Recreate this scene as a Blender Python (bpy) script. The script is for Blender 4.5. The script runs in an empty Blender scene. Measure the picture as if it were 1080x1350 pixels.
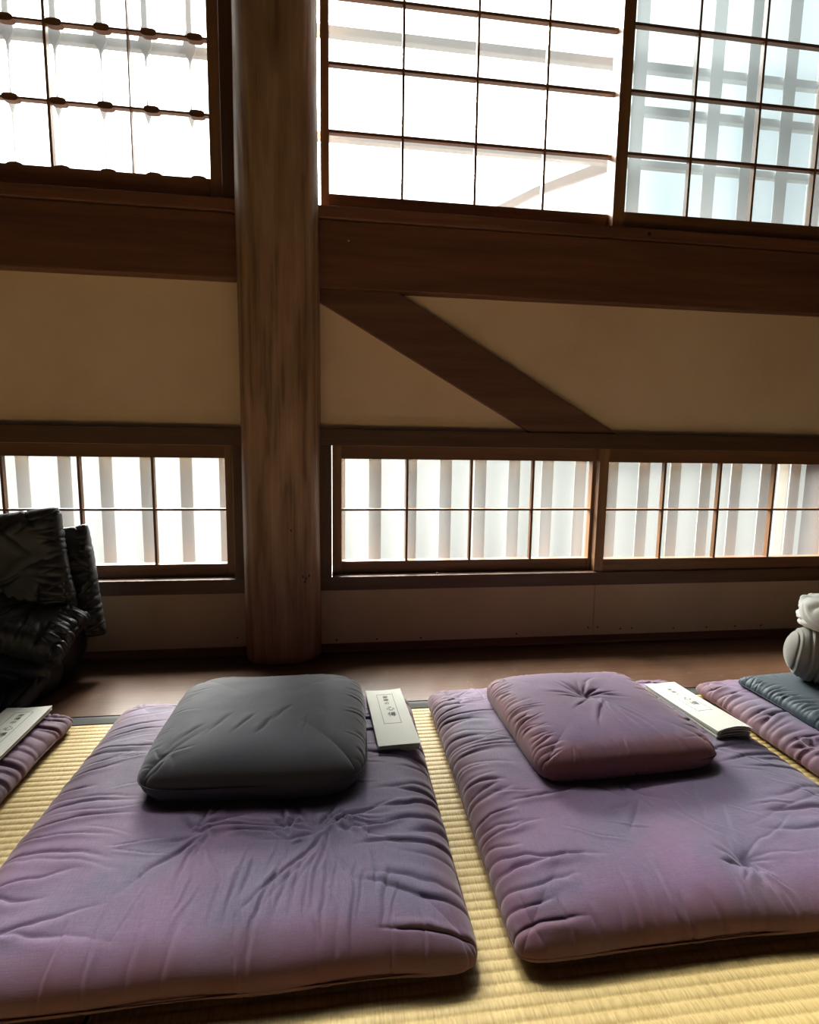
import bpy, bmesh, math, random
import numpy as np
from mathutils import Vector, Matrix

random.seed(7)
S = bpy.context.scene
COL = S.collection

# ------------------------------------------------------------------ camera
cam = bpy.data.cameras.new('camera')
cam.sensor_fit = 'HORIZONTAL'
cam.sensor_width = 36.0
cam.lens = 712.24 / 1080 * 36.0
cam.clip_start = 0.02
cam_o = bpy.data.objects.new('camera', cam)
COL.objects.link(cam_o)
RT = ((0.99123837, -0.00182234, 0.13207258),
      (-0.13126254, -0.12501165, 0.9834339),
      (0.01471847, -0.9921536, -0.12415555))
cam_o.matrix_world = Matrix(((RT[0][0], -RT[0][1], -RT[0][2], 0.0),
                             (RT[1][0], -RT[1][1], -RT[1][2], 0.0),
                             (RT[2][0], -RT[2][1], -RT[2][2], 0.65),
                             (0, 0, 0, 1)))
S.camera = cam_o

# ------------------------------------------------------------------ colour management
S.view_settings.view_transform = 'Standard'
S.view_settings.look = 'None'
S.view_settings.exposure = 0.72
S.view_settings.gamma = 1.0
S.view_settings.use_curve_mapping = False
S.cycles.use_denoising = True
S.cycles.max_bounces = 10
S.cycles.diffuse_bounces = 5
S.cycles.transparent_max_bounces = 16
S.cycles.caustics_reflective = False
S.cycles.caustics_refractive = False
S.cycles.sample_clamp_indirect = 6.0

# ------------------------------------------------------------------ sky: bright haze, brightest around the veiled sun
SUN_DIR = Vector((-0.17, 0.78, 0.70)).normalized()
SKY_BASE, SKY_GLOW = 1.5, 18.0
w = bpy.data.worlds.new('sky')
S.world = w
w.use_nodes = True
nt = w.node_tree
nt.nodes.clear()
tc = nt.nodes.new('ShaderNodeTexCoord')
dot = nt.nodes.new('ShaderNodeVectorMath'); dot.operation = 'DOT_PRODUCT'
dot.inputs[1].default_value = SUN_DIR
nt.links.new(tc.outputs['Generated'], dot.inputs[0])
mx = nt.nodes.new('ShaderNodeMath'); mx.operation = 'MAXIMUM'; mx.inputs[1].default_value = 0.0
nt.links.new(dot.outputs['Value'], mx.inputs[0])
pw = nt.nodes.new('ShaderNodeMath'); pw.operation = 'POWER'; pw.inputs[1].default_value = 6.0
nt.links.new(mx.outputs[0], pw.inputs[0])
ma = nt.nodes.new('ShaderNodeMath'); ma.operation = 'MULTIPLY_ADD'
ma.inputs[1].default_value = SKY_GLOW; ma.inputs[2].default_value = SKY_BASE
nt.links.new(pw.outputs[0], ma.inputs[0])
sxyz = nt.nodes.new('ShaderNodeSeparateXYZ'); nt.links.new(tc.outputs['Generated'], sxyz.inputs[0])
mr = nt.nodes.new('ShaderNodeMapRange')
mr.inputs['From Min'].default_value = -0.2; mr.inputs['From Max'].default_value = 0.5
mr.inputs['To Min'].default_value = 0.5; mr.inputs['To Max'].default_value = SKY_BASE
nt.links.new(sxyz.outputs[1], mr.inputs['Value'])
nt.links.new(mr.outputs[0], ma.inputs[2])
cr = nt.nodes.new('ShaderNodeMix'); cr.data_type = 'RGBA'
cr.inputs[6].default_value = (0.90, 0.97, 1.0, 1); cr.inputs[7].default_value = (1.0, 0.97, 0.88, 1)
nt.links.new(pw.outputs[0], cr.inputs[0])
bg = nt.nodes.new('ShaderNodeBackground')
nt.links.new(cr.outputs[2], bg.inputs[0]); nt.links.new(ma.outputs[0], bg.inputs[1])
wo = nt.nodes.new('ShaderNodeOutputWorld')
nt.links.new(bg.outputs[0], wo.inputs[0])

# the sun itself, spread wide to stand in for scatter by the frosted panes
sl = bpy.data.lights.new('sun', 'SUN')
sl.energy = 130.0
sl.angle = math.radians(40)
sl.color = (1.0, 0.945, 0.885)
so = bpy.data.objects.new('sun', sl)
so.rotation_euler = SUN_DIR.to_track_quat('Z', 'Y').to_euler()
so.location = SUN_DIR * 12
COL.objects.link(so)


def portal(name, x0, x1, z0, z1, y, face):
    """Sky portal in a window opening: guides sampling of the sky, adds no light."""
    l = bpy.data.lights.new(name, 'AREA')
    l.shape = 'RECTANGLE'
    l.size = x1 - x0; l.size_y = z1 - z0
    l.cycles.is_portal = True
    o = bpy.data.objects.new(name, l)
    o.location = ((x0 + x1) / 2, y, (z0 + z1) / 2)
    # area lights shine along -Z; face = -1 sends that along -Y
    o.rotation_euler = (math.radians(90 if face > 0 else -90), 0, 0)
    COL.objects.link(o)


portal('sky_portal', -1.99, 1.78, 1.30, 3.02, 1.95, -1)
portal('sky_portal', -1.99, 1.78, 0.20, 0.66, 1.95, -1)
portal('sky_portal', -1.2, 1.2, 0.6, 2.2, -3.95, 1)


# ------------------------------------------------------------------ helpers
def tag(o, label=None, cat=None, group=None, kind=None):
    if label: o['label'] = label
    if cat: o['category'] = cat
    if group: o['group'] = group
    if kind: o['kind'] = kind
    return o


def empty(name, loc=(0, 0, 0), rz=0.0):
    o = bpy.data.objects.new(name, None)
    o.location = loc
    o.rotation_euler = (0, 0, rz)
    o.empty_display_size = 0.1
    COL.objects.link(o)
    return o


def link_mesh(name, me, mat, parent=None):
    o = bpy.data.objects.new(name, me)
    COL.objects.link(o)
    if mat: me.materials.append(mat)
    if parent: o.parent = parent
    return o


class MB:
    def __init__(self):
        self.v = []; self.f = []

    def box(self, x0, x1, y0, y1, z0, z1):
        b = len(self.v)
        for z in (z0, z1):
            for x, y in ((x0, y0), (x1, y0), (x1, y1), (x0, y1)):
                self.v.append((x, y, z))
        self.f += [tuple(b + i for i in q) for q in
                   ((3, 2, 1, 0), (4, 5, 6, 7), (0, 1, 5, 4), (1, 2, 6, 5), (2, 3, 7, 6), (3, 0, 4, 7))]
        return self

    def prism_y(self, poly, y0, y1):
        """poly: list of (x,z), extruded along y."""
        b = len(self.v); n = len(poly)
        self.v += [(x, y0, z) for x, z in poly] + [(x, y1, z) for x, z in poly]
        self.f.append(tuple(b + i for i in range(n)))
        self.f.append(tuple(b + n + i for i in reversed(range(n))))
        for i in range(n):
            j = (i + 1) % n
            self.f.append((b + i, b + n + i, b + n + j, b + j))
        return self

    def prism_x(self, poly, x0, x1):
        """poly: list of (y,z), extruded along x."""
        b = len(self.v); n = len(poly)
        self.v += [(x0, y, z) for y, z in poly] + [(x1, y, z) for y, z in poly]
        self.f.append(tuple(b + i for i in reversed(range(n))))
        self.f.append(tuple(b + n + i for i in range(n)))
        for i in range(n):
            j = (i + 1) % n
            self.f.append((b + i, b + j, b + n + j, b + n + i))
        return self

    def lathe(self, cx, cy, prof, n=12):
        """prof: list of (r,z)"""
        b = len(self.v)
        for r, z in prof:
            for i in range(n):
                a = 2 * math.pi * i / n
                self.v.append((cx + r * math.cos(a), cy + r * math.sin(a), z))
        for k in range(len(prof) - 1):
            for i in range(n):
                j = (i + 1) % n
                self.f.append((b + k * n + i, b + k * n + j, b + (k + 1) * n + j, b + (k + 1) * n + i))
        self.f.append(tuple(b + i for i in reversed(range(n))))
        self.f.append(tuple(b + (len(prof) - 1) * n + i for i in range(n)))
        return self

    def build(self, name, mat, parent=None, bevel=0.0, kind=None, smooth=False):
        me = bpy.data.meshes.new(name)
        me.from_pydata(self.v, [], self.f)
        bm = bmesh.new(); bm.from_mesh(me)
        bmesh.ops.recalc_face_normals(bm, faces=bm.faces)
        bm.to_mesh(me); bm.free()
        if smooth:
            for p in me.polygons: p.use_smooth = True
        o = link_mesh(name, me, mat, parent)
        if bevel > 0:
            m = o.modifiers.new('bevel', 'BEVEL')
            m.width = bevel; m.segments = 2; m.limit_method = 'ANGLE'; m.angle_limit = math.radians(40)
        if kind: o['kind'] = kind
        return o


def bxo(name, mat, x0, x1, y0, y1, z0, z1, parent=None, bevel=0.0, kind=None):
    return MB().box(x0, x1, y0, y1, z0, z1).build(name, mat, parent, bevel, kind)


# ------------------------------------------------------------------ materials
def new_mat(name):
    m = bpy.data.materials.new(name)
    m.use_nodes = True
    t = m.node_tree
    b = t.nodes['Principled BSDF']
    return m, t, b


def nd(t, typ, **k):
    n = t.nodes.new(typ)
    for a, v in k.items(): setattr(n, a, v)
    return n


def ramp(t, fac, stops):
    r = t.nodes.new('ShaderNodeValToRGB')
    e = r.color_ramp.elements
    while len(e) > 1: e.remove(e[-1])
    e[0].position = stops[0][0]; e[0].color = (*stops[0][1], 1)
    for p, c in stops[1:]:
        x = e.new(p); x.color = (*c, 1)
    t.links.new(fac, r.inputs[0])
    return r.outputs[0]


def noise(t, vec, scale, detail=4, rough=0.55, dist=0.0):
    n = t.nodes.new('ShaderNodeTexNoise')
    n.inputs['Scale'].default_value = scale
    n.inputs['Detail'].default_value = detail
    n.inputs['Roughness'].default_value = rough
    n.inputs['Distortion'].default_value = dist
    if vec is not None: t.links.new(vec, n.inputs['Vector'])
    return n.outputs[0]


def coords(t, scale=(1, 1, 1), rot=(0, 0, 0), loc=(0, 0, 0)):
    c = t.nodes.new('ShaderNodeTexCoord')
    m = t.nodes.new('ShaderNodeMapping')
    m.inputs['Scale'].default_value = scale
    m.inputs['Rotation'].default_value = rot
    m.inputs['Location'].default_value = loc
    t.links.new(c.outputs['Object'], m.inputs['Vector'])
    return m.outputs[0]


def mixc(t, fac, a, b):
    m = t.nodes.new('ShaderNodeMix'); m.data_type = 'RGBA'
    for i, v in ((6, a), (7, b)):
        if isinstance(v, tuple): m.inputs[i].default_value = (*v, 1)
        else: t.links.new(v, m.inputs[i])
    if isinstance(fac, (int, float)): m.inputs[0].default_value = fac
    else: t.links.new(fac, m.inputs[0])
    return m.outputs[2]


def math_n(t, op, a, b=None, clamp=False):
    m = t.nodes.new('ShaderNodeMath'); m.operation = op; m.use_clamp = clamp
    for i, v in ((0, a), (1, b)):
        if v is None: continue
        if isinstance(v, (int, float)): m.inputs[i].default_value = v
        else: t.links.new(v, m.inputs[i])
    return m.outputs[0]


def bump(t, b, h, strength=0.3, dist=0.002):
    n = t.nodes.new('ShaderNodeBump')
    n.inputs['Strength'].default_value = strength
    n.inputs['Distance'].default_value = dist
    t.links.new(h, n.inputs['Height'])
    t.links.new(n.outputs[0], b.inputs['Normal'])


def wood(name, dark, mid, light, axis='x', rough=0.55, fine=60.0, spec=0.35, rot=0.0, seed=0.0, wear=None):
    m, t, b = new_mat(name)
    sc = {'x': (0.06, 1, 1), 'y': (1, 0.06, 1), 'z': (1, 1, 0.06)}[axis]
    v = coords(t, sc, (0, rot, 0), (seed, seed * 0.7, seed * 1.3))
    n1 = noise(t, v, 14.0, 5, 0.6, 0.6)
    n2 = noise(t, v, fine, 4, 0.7, 0.2)
    s = math_n(t, 'ADD', math_n(t, 'MULTIPLY', n1, 0.65), math_n(t, 'MULTIPLY', n2, 0.35))
    c = ramp(t, s, [(0.30, dark), (0.5, mid), (0.72, light)])
    v2 = coords(t, (1, 1, 1))
    big = noise(t, v2, 2.3, 3, 0.5)
    c = mixc(t, math_n(t, 'MULTIPLY', big, 0.5), c, tuple(x * 0.62 for x in mid))
    if wear:
        p = noise(t, v2, 24.0, 5, 0.65)
        c = mixc(t, ramp(t, p, [(0.60, (0, 0, 0)), (0.72, (wear[3],) * 3)]), c, wear[:3])
    t.links.new(c, b.inputs['Base Color'])
    r = ramp(t, n2, [(0.3, (rough + .1,) * 3), (0.7, (rough - .08,) * 3)])
    t.links.new(r, b.inputs['Roughness'])
    b.inputs['Specular IOR Level'].default_value = spec
    bump(t, b, s, 0.25, 0.002)
    return m


W_BEAM = wood('dark_stained_beam', (0.072, 0.031, 0.021), (0.179, 0.074, 0.044), (0.305, 0.130, 0.073), 'x', 0.5)
W_BRACE = wood('dark_stained_brace', (0.079, 0.038, 0.026), (0.164, 0.074, 0.050), (0.268, 0.125, 0.078), 'x', 0.55, rot=-0.53, seed=3)
W_FRAME = wood('brown_frame_wood', (0.046, 0.025, 0.017), (0.114, 0.059, 0.036), (0.199, 0.110, 0.063), 'x', 0.45, seed=5)
W_FRAMEV = wood('brown_frame_wood_upright', (0.046, 0.025, 0.017), (0.114, 0.059, 0.036), (0.199, 0.110, 0.063), 'z', 0.45, seed=6)
W_SASH = wood('sash_cedar', (0.104, 0.049, 0.027), (0.228, 0.110, 0.053), (0.380, 0.199, 0.099), 'x', 0.42, seed=8)
W_SASHV = wood('sash_cedar_upright', (0.123, 0.061, 0.032), (0.285, 0.144, 0.070), (0.475, 0.266, 0.133), 'z', 0.42, seed=9)
W_SILL = wood('worn_sill', (0.108, 0.045, 0.029), (0.222, 0.094, 0.055), (0.358, 0.170, 0.105), 'x', 0.5, seed=11, wear=(0.16, 0.12, 0.10, 0.35))
W_FLOOR = wood('floor_board', (0.048, 0.020, 0.009), (0.086, 0.038, 0.017), (0.121, 0.058, 0.027), 'x', 0.42, fine=90, spec=0.22, seed=13, wear=(0.30, 0.21, 0.15, 0.25))
W_BASE = wood('baseboard_wood', (0.057, 0.025, 0.018), (0.144, 0.058, 0.037), (0.234, 0.100, 0.058), 'x', 0.5, seed=15)
W_OUT = wood('weathered_outside_wood', (0.30, 0.31, 0.30), (0.42, 0.43, 0.41), (0.52, 0.53, 0.50), 'z', 0.8, seed=17)
W_CEIL = wood('ceiling_board', (0.05, 0.03, 0.02), (0.10, 0.065, 0.042), (0.15, 0.10, 0.065), 'x', 0.6, seed=19)


def pillar_mat():
    m, t, b = new_mat('pillar_cypress')
    v = coords(t, (1, 1, 0.10), (0.02, 0.015, 0), (0.02, 0, 0))
    warp = noise(t, coords(t, (1, 1, 0.55)), 7.0, 3, 0.5)
    n1 = noise(t, v, 26.0, 5, 0.62, 1.6)
    wv = nd(t, 'ShaderNodeTexWave', wave_type='RINGS', rings_direction='Z')
    wv.inputs['Scale'].default_value = 13.0
    wv.inputs['Distortion'].default_value = 7.0
    wv.inputs['Detail'].default_value = 3.0
    wv.inputs['Detail Scale'].default_value = 1.2
    mp = coords(t, (1, 1, 0.16), (0.05, -0.06, 0), (0.10, -1.60, 0.0))
    t.links.new(mp, wv.inputs['Vector'])
    n2 = noise(t, coords(t, (1, 1, 0.025)), 120.0, 3, 0.65)
    s = math_n(t, 'ADD', math_n(t, 'MULTIPLY', wv.outputs[1], 0.30),
               math_n(t, 'ADD', math_n(t, 'MULTIPLY', n1, 0.28), math_n(t, 'MULTIPLY', n2, 0.42)))
    c = ramp(t, s, [(0.30, (0.20, 0.115, 0.070)), (0.40, (0.32, 0.190, 0.120)), (0.58, (0.38, 0.235, 0.150)), (0.70, (0.46, 0.30, 0.195))])
    c = mixc(t, ramp(t, warp, [(0.45, (0, 0, 0)), (0.75, (0.5, 0.5, 0.5))]), c, (0.17, 0.088, 0.052))
    # darker reddish foot of the post
    sx = nd(t, 'ShaderNodeSeparateXYZ')
    tc = nd(t, 'ShaderNodeTexCoord'); t.links.new(tc.outputs['Object'], sx.inputs[0])
    ft = ramp(t, math_n(t, 'ADD', sx.outputs[2], math_n(t, 'MULTIPLY', warp, 0.5)), [(0.25, (0.55,) * 3), (0.75, (0, 0, 0))])
    c = mixc(t, ft, c, (0.15, 0.062, 0.030))
    t.links.new(c, b.inputs['Base Color'])
    b.inputs['Roughness'].default_value = 0.5
    b.inputs['Specular IOR Level'].default_value = 0.35
    bump(t, b, s, 0.35, 0.003)
    return m


W_PILLAR = pillar_mat()


def plaster(name, c1, c2, c3):
    m, t, b = new_mat(name)
    v = coords(t)
    n1 = noise(t, v, 3.0, 5, 0.6)
    n2 = noise(t, v, 140.0, 4, 0.7)
    c = ramp(t, n1, [(0.32, c1), (0.5, c2), (0.70, c3)])
    c = mixc(t, math_n(t, 'MULTIPLY', n2, 0.25), c, c1)
    t.links.new(c, b.inputs['Base Color'])
    b.inputs['Roughness'].default_value = 0.9
    b.inputs['Specular IOR Level'].default_value = 0.1
    bump(t, b, n2, 0.25, 0.001)
    return m


PLASTER = plaster('ochre_plaster', (0.77, 0.57, 0.40), (0.84, 0.635, 0.455), (0.88, 0.69, 0.51))
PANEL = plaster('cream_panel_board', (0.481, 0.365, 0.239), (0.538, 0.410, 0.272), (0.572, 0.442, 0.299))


def tatami_mat_m():
    m, t, b = new_mat('tatami_rush')
    v = coords(t, (1.0, 0.05, 1))
    n1 = noise(t, v, 420.0, 3, 0.6)
    n2 = noise(t, coords(t, (1, 2.5, 1)), 6.0, 4, 0.6)
    n3 = noise(t, coords(t, (1.0, 0.12, 1)), 130.0, 3, 0.6)
    c = ramp(t, n1, [(0.28, (0.34, 0.23, 0.082)), (0.5, (0.50, 0.365, 0.145)), (0.74, (0.62, 0.475, 0.21))])
    c = mixc(t, math_n(t, 'MULTIPLY', n2, 0.55), c, (0.46, 0.325, 0.115))
    c = mixc(t, ramp(t, n3, [(0.6, (0, 0, 0)), (0.8, (0.35,) * 3)]), c, (0.40, 0.24, 0.085))
    t.links.new(c, b.inputs['Base Color'])
    b.inputs['Roughness'].default_value = 0.5
    b.inputs['Specular IOR Level'].default_value = 0.35
    bump(t, b, n1, 0.5, 0.0012)
    return m


TATAMI = tatami_mat_m()


def plain(name, col, rough=0.7, spec=0.3, bscale=0, bstr=0.2, var=0.15, sheen=0.0):
    m, t, b = new_mat(name)
    v = coords(t)
    n = noise(t, v, 9.0, 4, 0.6)
    c = mixc(t, n, tuple(x * (1 - var) for x in col), tuple(min(1, x * (1 + var)) for x in col))
    t.links.new(c, b.inputs['Base Color'])
    b.inputs['Roughness'].default_value = rough
    b.inputs['Specular IOR Level'].default_value = spec
    if sheen: b.inputs['Sheen Weight'].default_value = sheen
    if bscale: bump(t, b, noise(t, v, bscale, 3, 0.6), bstr, 0.001)
    return m


BORDER = plain('tatami_border_cloth', (0.055, 0.055, 0.050), 0.8, 0.2, 600, 0.3)
BLACK = plain('black_edge_strip', (0.006, 0.006, 0.006), 0.6)
SUBFLOOR = plain('subfloor_board', (0.08, 0.055, 0.035), 0.9)
NAIL = plain('rusty_nail', (0.03, 0.018, 0.012), 0.6)
PAPER = plain('booklet_paper', (0.71, 0.71, 0.65), 0.85, 0.2, 80, 0.1, 0.03)
PAPER_EDGE = plain('booklet_page_edge', (0.55, 0.545, 0.47), 0.9, 0.1, 0, 0, 0.05)
INK = plain('grey_ink', (0.22, 0.23, 0.21), 0.9, 0.1)
THREAD = plain('green_thread', (0.03, 0.10, 0.10), 0.7)
STONE = plain('darkened_ground', (0.019, 0.021, 0.020), 0.95, 0.1, 60, 0.5)  # ground darkened so the view through the low panes stays below white
METAL = plain('small_metal_pin', (0.5, 0.5, 0.48), 0.35, 0.5)


def fabric(name, base, blot, edge, sheen=0.25, weave=900.0, edge_amt=0.85, bstr=0.35, rough=0.65, spec=0.16):
    """Dyed cotton: base and blotch tones of the dye, faded towards the edges of the cushion (attribute 'wear')."""
    m, t, b = new_mat(name)
    v = coords(t)
    n1 = noise(t, v, 5.0, 4, 0.55, 0.4)
    c = mixc(t, ramp(t, n1, [(0.38, (0, 0, 0)), (0.62, (1, 1, 1))]), base, blot)
    n2 = noise(t, coords(t, (1, 0.06, 1)), weave, 2, 0.6)
    n3 = noise(t, coords(t, (0.06, 1, 1)), weave, 2, 0.6)
    wv = math_n(t, 'MULTIPLY', math_n(t, 'ADD', n2, n3), 0.5)
    c = mixc(t, ramp(t, wv, [(0.40, (0.0,) * 3), (0.62, (0.28,) * 3)]), c, tuple(min(1, x * 2.0) for x in base))
    at = nd(t, 'ShaderNodeAttribute', attribute_name='wear')
    n4 = noise(t, v, 13.0, 4, 0.6)
    wf = math_n(t, 'MULTIPLY', at.outputs['Fac'], ramp(t, n4, [(0.25, (0.45,) * 3), (0.65, (1,) * 3)]))
    c = mixc(t, math_n(t, 'MULTIPLY', wf, edge_amt), c, edge)
    t.links.new(c, b.inputs['Base Color'])
    b.inputs['Roughness'].default_value = rough
    b.inputs['Specular IOR Level'].default_value = spec
    b.inputs['Sheen Weight'].default_value = sheen
    b.inputs['Sheen Roughness'].default_value = 0.5
    bump(t, b, wv, bstr, 0.0008)
    return m


PURPLE = fabric('purple_dyed_cotton', (0.135, 0.080, 0.145), (0.085, 0.078, 0.128), (0.125, 0.043, 0.046))  # rim colour: reddish dye fade, darkened further to deepen shade on mat fronts
PURPLE_Z = fabric('purple_cushion_cotton', (0.135, 0.072, 0.140), (0.095, 0.064, 0.125), (0.27, 0.100, 0.072))
DARK = fabric('charcoal_cotton', (0.041, 0.043, 0.064), (0.048, 0.048, 0.060), (0.062, 0.056, 0.056), 0.3, edge_amt=0.6, rough=0.72, spec=0.30)
TEAL = fabric('teal_satin', (0.011, 0.029, 0.045), (0.009, 0.024, 0.037), (0.015, 0.039, 0.057), 0.15, rough=0.6, spec=0.3)
NYLON = fabric('black_nylon', (0.017, 0.019, 0.020), (0.022, 0.024, 0.025), (0.030, 0.031, 0.032), 0.0, bstr=0.08, rough=0.42, spec=0.45)
GREY = fabric('grey_jersey', (0.22, 0.205, 0.18), (0.26, 0.25, 0.225), (0.40, 0.39, 0.36), 0.3, edge_amt=0.5)
WHITEF = fabric('white_fleece', (0.78, 0.79, 0.72), (0.74, 0.75, 0.68), (0.8, 0.8, 0.75), 0.5, bstr=0.6, weave=400)


def pane_mat(name, clear, diff, tint=(0.975, 1.0, 0.995)):
    """Thin frosted glass: part of the light goes straight through, part is scattered."""
    m = bpy.data.materials.new(name)
    m.use_nodes = True
    t = m.node_tree
    t.nodes.clear()
    tr = nd(t, 'ShaderNodeBsdfTransparent'); tr.inputs[0].default_value = tuple(clear * x for x in tint) + (1,)
    tl = nd(t, 'ShaderNodeBsdfTranslucent')
    v = coords(t)
    n = noise(t, v, 6.0, 3, 0.5)
    c = mixc(t, n, tuple(diff * 0.88 * x for x in tint), tuple(min(1, diff * 1.1 * x) for x in tint))
    t.links.new(c, tl.inputs[0])
    ad = nd(t, 'ShaderNodeAddShader')
    t.links.new(tr.outputs[0], ad.inputs[0]); t.links.new(tl.outputs[0], ad.inputs[1])
    o = nd(t, 'ShaderNodeOutputMaterial')
    t.links.new(ad.outputs[0], o.inputs[0])
    return m


PANE_LOW = pane_mat('frosted_pane', 0.46, 0.0135)
PANE_UP = pane_mat('upper_frosted_pane', 0.46, 0.014)
PANE_UPR = pane_mat('upper_right_frosted_pane', 0.30, 0.023, (0.90, 0.985, 1.0))

# ------------------------------------------------------------------ the setting: floor
XL, XR, YB, CEIL = -3.4, 3.6, -3.9, 3.45
fl = MB()
fl.box(XL, XR, 1.297, 1.70, -0.06, 0.0)
fl.build('floor', W_FLOOR, kind='structure')
bxo('floor_underlay', SUBFLOOR, XL, XR, YB, 1.297, -0.12, -0.06, kind='structure')
bxo('trim_12', BLACK, XL, XR, 1.2835, 1.297, -0.06, -0.0015, kind='structure')


def tatami(name, x0, x1, y0, y1, label, borders):
    """rush mat with ribs running along x, 15 mm apart"""
    r = empty(name, ((x0 + x1) / 2, (y0 + y1) / 2, -0.06))
    cx, cy, cz = r.location
    yb0 = y0 + (0.028 if 'front' in borders else 0.0)
    yb1 = y1 - (0.025 if 'back' in borders else 0.0)
    pitch = 0.01513
    ny = int(round((yb1 - yb0) / pitch)) * 10
    xs = np.linspace(x0, x1, int((x1 - x0) / 0.05) + 2)
    ys = np.linspace(yb0, yb1, ny + 1)
    rng = np.random.RandomState(4)
    ph = ((ys - yb1) / pitch) % 1.0
    prof = np.abs(np.sin(np.pi * ph)) ** 0.5 * 0.0022
    X, Y = np.meshgrid(xs, ys)
    Z = np.repeat(prof[:, None], len(xs), 1) - 0.0022
    jit = rng.uniform(-1, 1, (ny // 10 + 2, len(xs))) * 0.0003
    idx = np.clip(((yb1 - ys) / pitch).astype(int), 0, ny // 10 + 1)
    Z = Z + jit[idx] * (prof[:, None] / 0.0022)
    n, k = len(ys), len(xs)
    V = np.stack([X - cx, Y - cy, Z - cz], -1).reshape(-1, 3)
    ii, jj = np.meshgrid(np.arange(n - 1), np.arange(k - 1), indexing='ij')
    a = (ii * k + jj).ravel()
    F = np.stack([a, a + 1, a + k + 1, a + k], 1)
    me = mesh_np('woven_rush', V, F, True)
    o = link_mesh('woven_rush', me, TATAMI, r)
    bxo('mat_core', SUBFLOOR, x0 - cx, x1 - cx, y0 - cy, y1 - cy, 0.0, 0.054, r)
    if 'back' in borders:
        bxo('cloth_border', BORDER, x0 - cx, x1 - cx, yb1 - cy, y1 - cy, 0.054, 0.0605, r, 0.0015)
    if 'front' in borders:
        bxo('cloth_border', BORDER, x0 - cx, x1 - cx, y0 - cy, yb0 - cy, 0.054, 0.0605, r, 0.0015)
    return tag(r, label, 'tatami mat', None)


def mesh_np(name, V, F, smooth=True):
    me = bpy.data.meshes.new(name)
    me.vertices.add(len(V)); me.vertices.foreach_set('co', V.astype(np.float32).ravel())
    me.loops.add(F.size); me.loops.foreach_set('vertex_index', F.astype(np.int32).ravel())
    me.polygons.add(len(F))
    me.polygons.foreach_set('loop_start', np.arange(0, F.size, F.shape[1], dtype=np.int32))
    me.polygons.foreach_set('loop_total', np.full(len(F), F.shape[1], dtype=np.int32))
    me.update(calc_edges=True)
    me.validate()
    if smooth: me.polygons.foreach_set('use_smooth', np.ones(len(me.polygons), dtype=bool))
    return me


SEAM_X = -0.283
tatami('tatami_mat', SEAM_X + 0.002, 2.20, 0.0, 1.282, 'golden tatami mat under the two middle purple floor mats, right of the floor seam', ('back',))
tatami('tatami_mat', -2.20, SEAM_X - 0.002, 0.0, 1.282, 'golden tatami mat under the far left floor mat, left of the floor seam', ('back',))
bxo('floor_rear', W_CEIL, XL, XR, YB, -0.003, -0.06, 0.0, kind='structure')  # unseen boards, made dark to cut light bounced from behind the camera
for a, b in ((XL, -2.203), (2.203, XR)):
    bxo('floor_tatami_side', TATAMI, a, b, 0.0, 1.282, -0.06, 0.0, kind='structure')

# ------------------------------------------------------------------ the setting: front wall
PX, PY, PR = -0.166, 1.675, 0.114     # pillar
XBL, XBR = -1.98, 1.755               # outer ends of the two window bays
ZTOP = 3.02
pw_ = MB()
pw_.box(PX, XBR, 1.690, 1.74, 0.66, 1.13)
pw_.box(XBL, PX, 1.690, 1.74, 0.66, 1.13)
pw_.box(XL, XBL - 0.0, 1.690, 1.76, 0.0, CEIL)
pw_.box(XBR, XR, 1.690, 1.76, 0.0, CEIL)
pw_.box(XBL, XBR, 1.690, 1.76, 3.06, CEIL)
pw_.build('wall_front', PLASTER, kind='structure')

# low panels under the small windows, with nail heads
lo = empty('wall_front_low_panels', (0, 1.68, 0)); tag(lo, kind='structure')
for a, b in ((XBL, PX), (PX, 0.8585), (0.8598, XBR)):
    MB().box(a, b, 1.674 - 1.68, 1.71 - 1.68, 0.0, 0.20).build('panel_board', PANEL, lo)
for x, z in ((-0.004, 0.028), (0.125, 0.027), (0.268, 0.026), (0.59, 0.029), (0.842, 0.043), (0.876, 0.043),
             (0.958, 0.035), (1.00, 0.036), (1.155, 0.032), (1.28, 0.031), (1.39, 0.031), (1.49, 0.031), (-0.31, 0.046)):
    nl = MB()
    nl.prism_y([(x + 0.0028 * math.cos(i * math.pi / 4), z + 0.0028 * math.sin(i * math.pi / 4)) for i in range(8)],
               1.6725 - 1.68, 1.676 - 1.68)
    nl.build('nail_head', NAIL, lo)

def bar(name, mat, x0, x1, y0, y1, z0, z1, bev=0.002):
    return bxo(name, mat, x0, x1, y0, y1, z0, z1, None, bev, 'structure')

EPS = 0.02
GL, GR = PX - 0.10, PX + 0.10   # members die into the pillar here
# baseboards: quarter trim at the floor
for nm, a, b in (('baseboard_left', XBL, GL), ('baseboard_right', GR, XBR)):
    MB().prism_x([(1.640, 0.0), (1.70, 0.0), (1.70, 0.018), (1.668, 0.016), (1.650, 0.0105), (1.640, 0.008)], a, b).build(nm, W_BASE, None, 0.0015, 'structure')
# lower window frames: head, sill and jambs
bar('trim_1', W_FRAME, GR, XBR, 1.660, 1.76, 0.643, 0.6935)
bar('trim_2', W_FRAME, XBL, GL, 1.660, 1.76, 0.6385, 0.6895)
bar('trim_3', W_FRAME, GR, XBR, 1.660, 1.80, 0.193, 0.237)
bar('trim_4', W_FRAME, XBL, GL, 1.660, 1.80, 0.1905, 0.235)
bar('trim_5', W_FRAMEV, GR - 0.02, -0.0185, 1.6605, 1.76, 0.236, 0.644)
bar('trim_6', W_FRAMEV, -0.309, GL + 0.02, 1.6605, 1.76, 0.234, 0.640)
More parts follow.
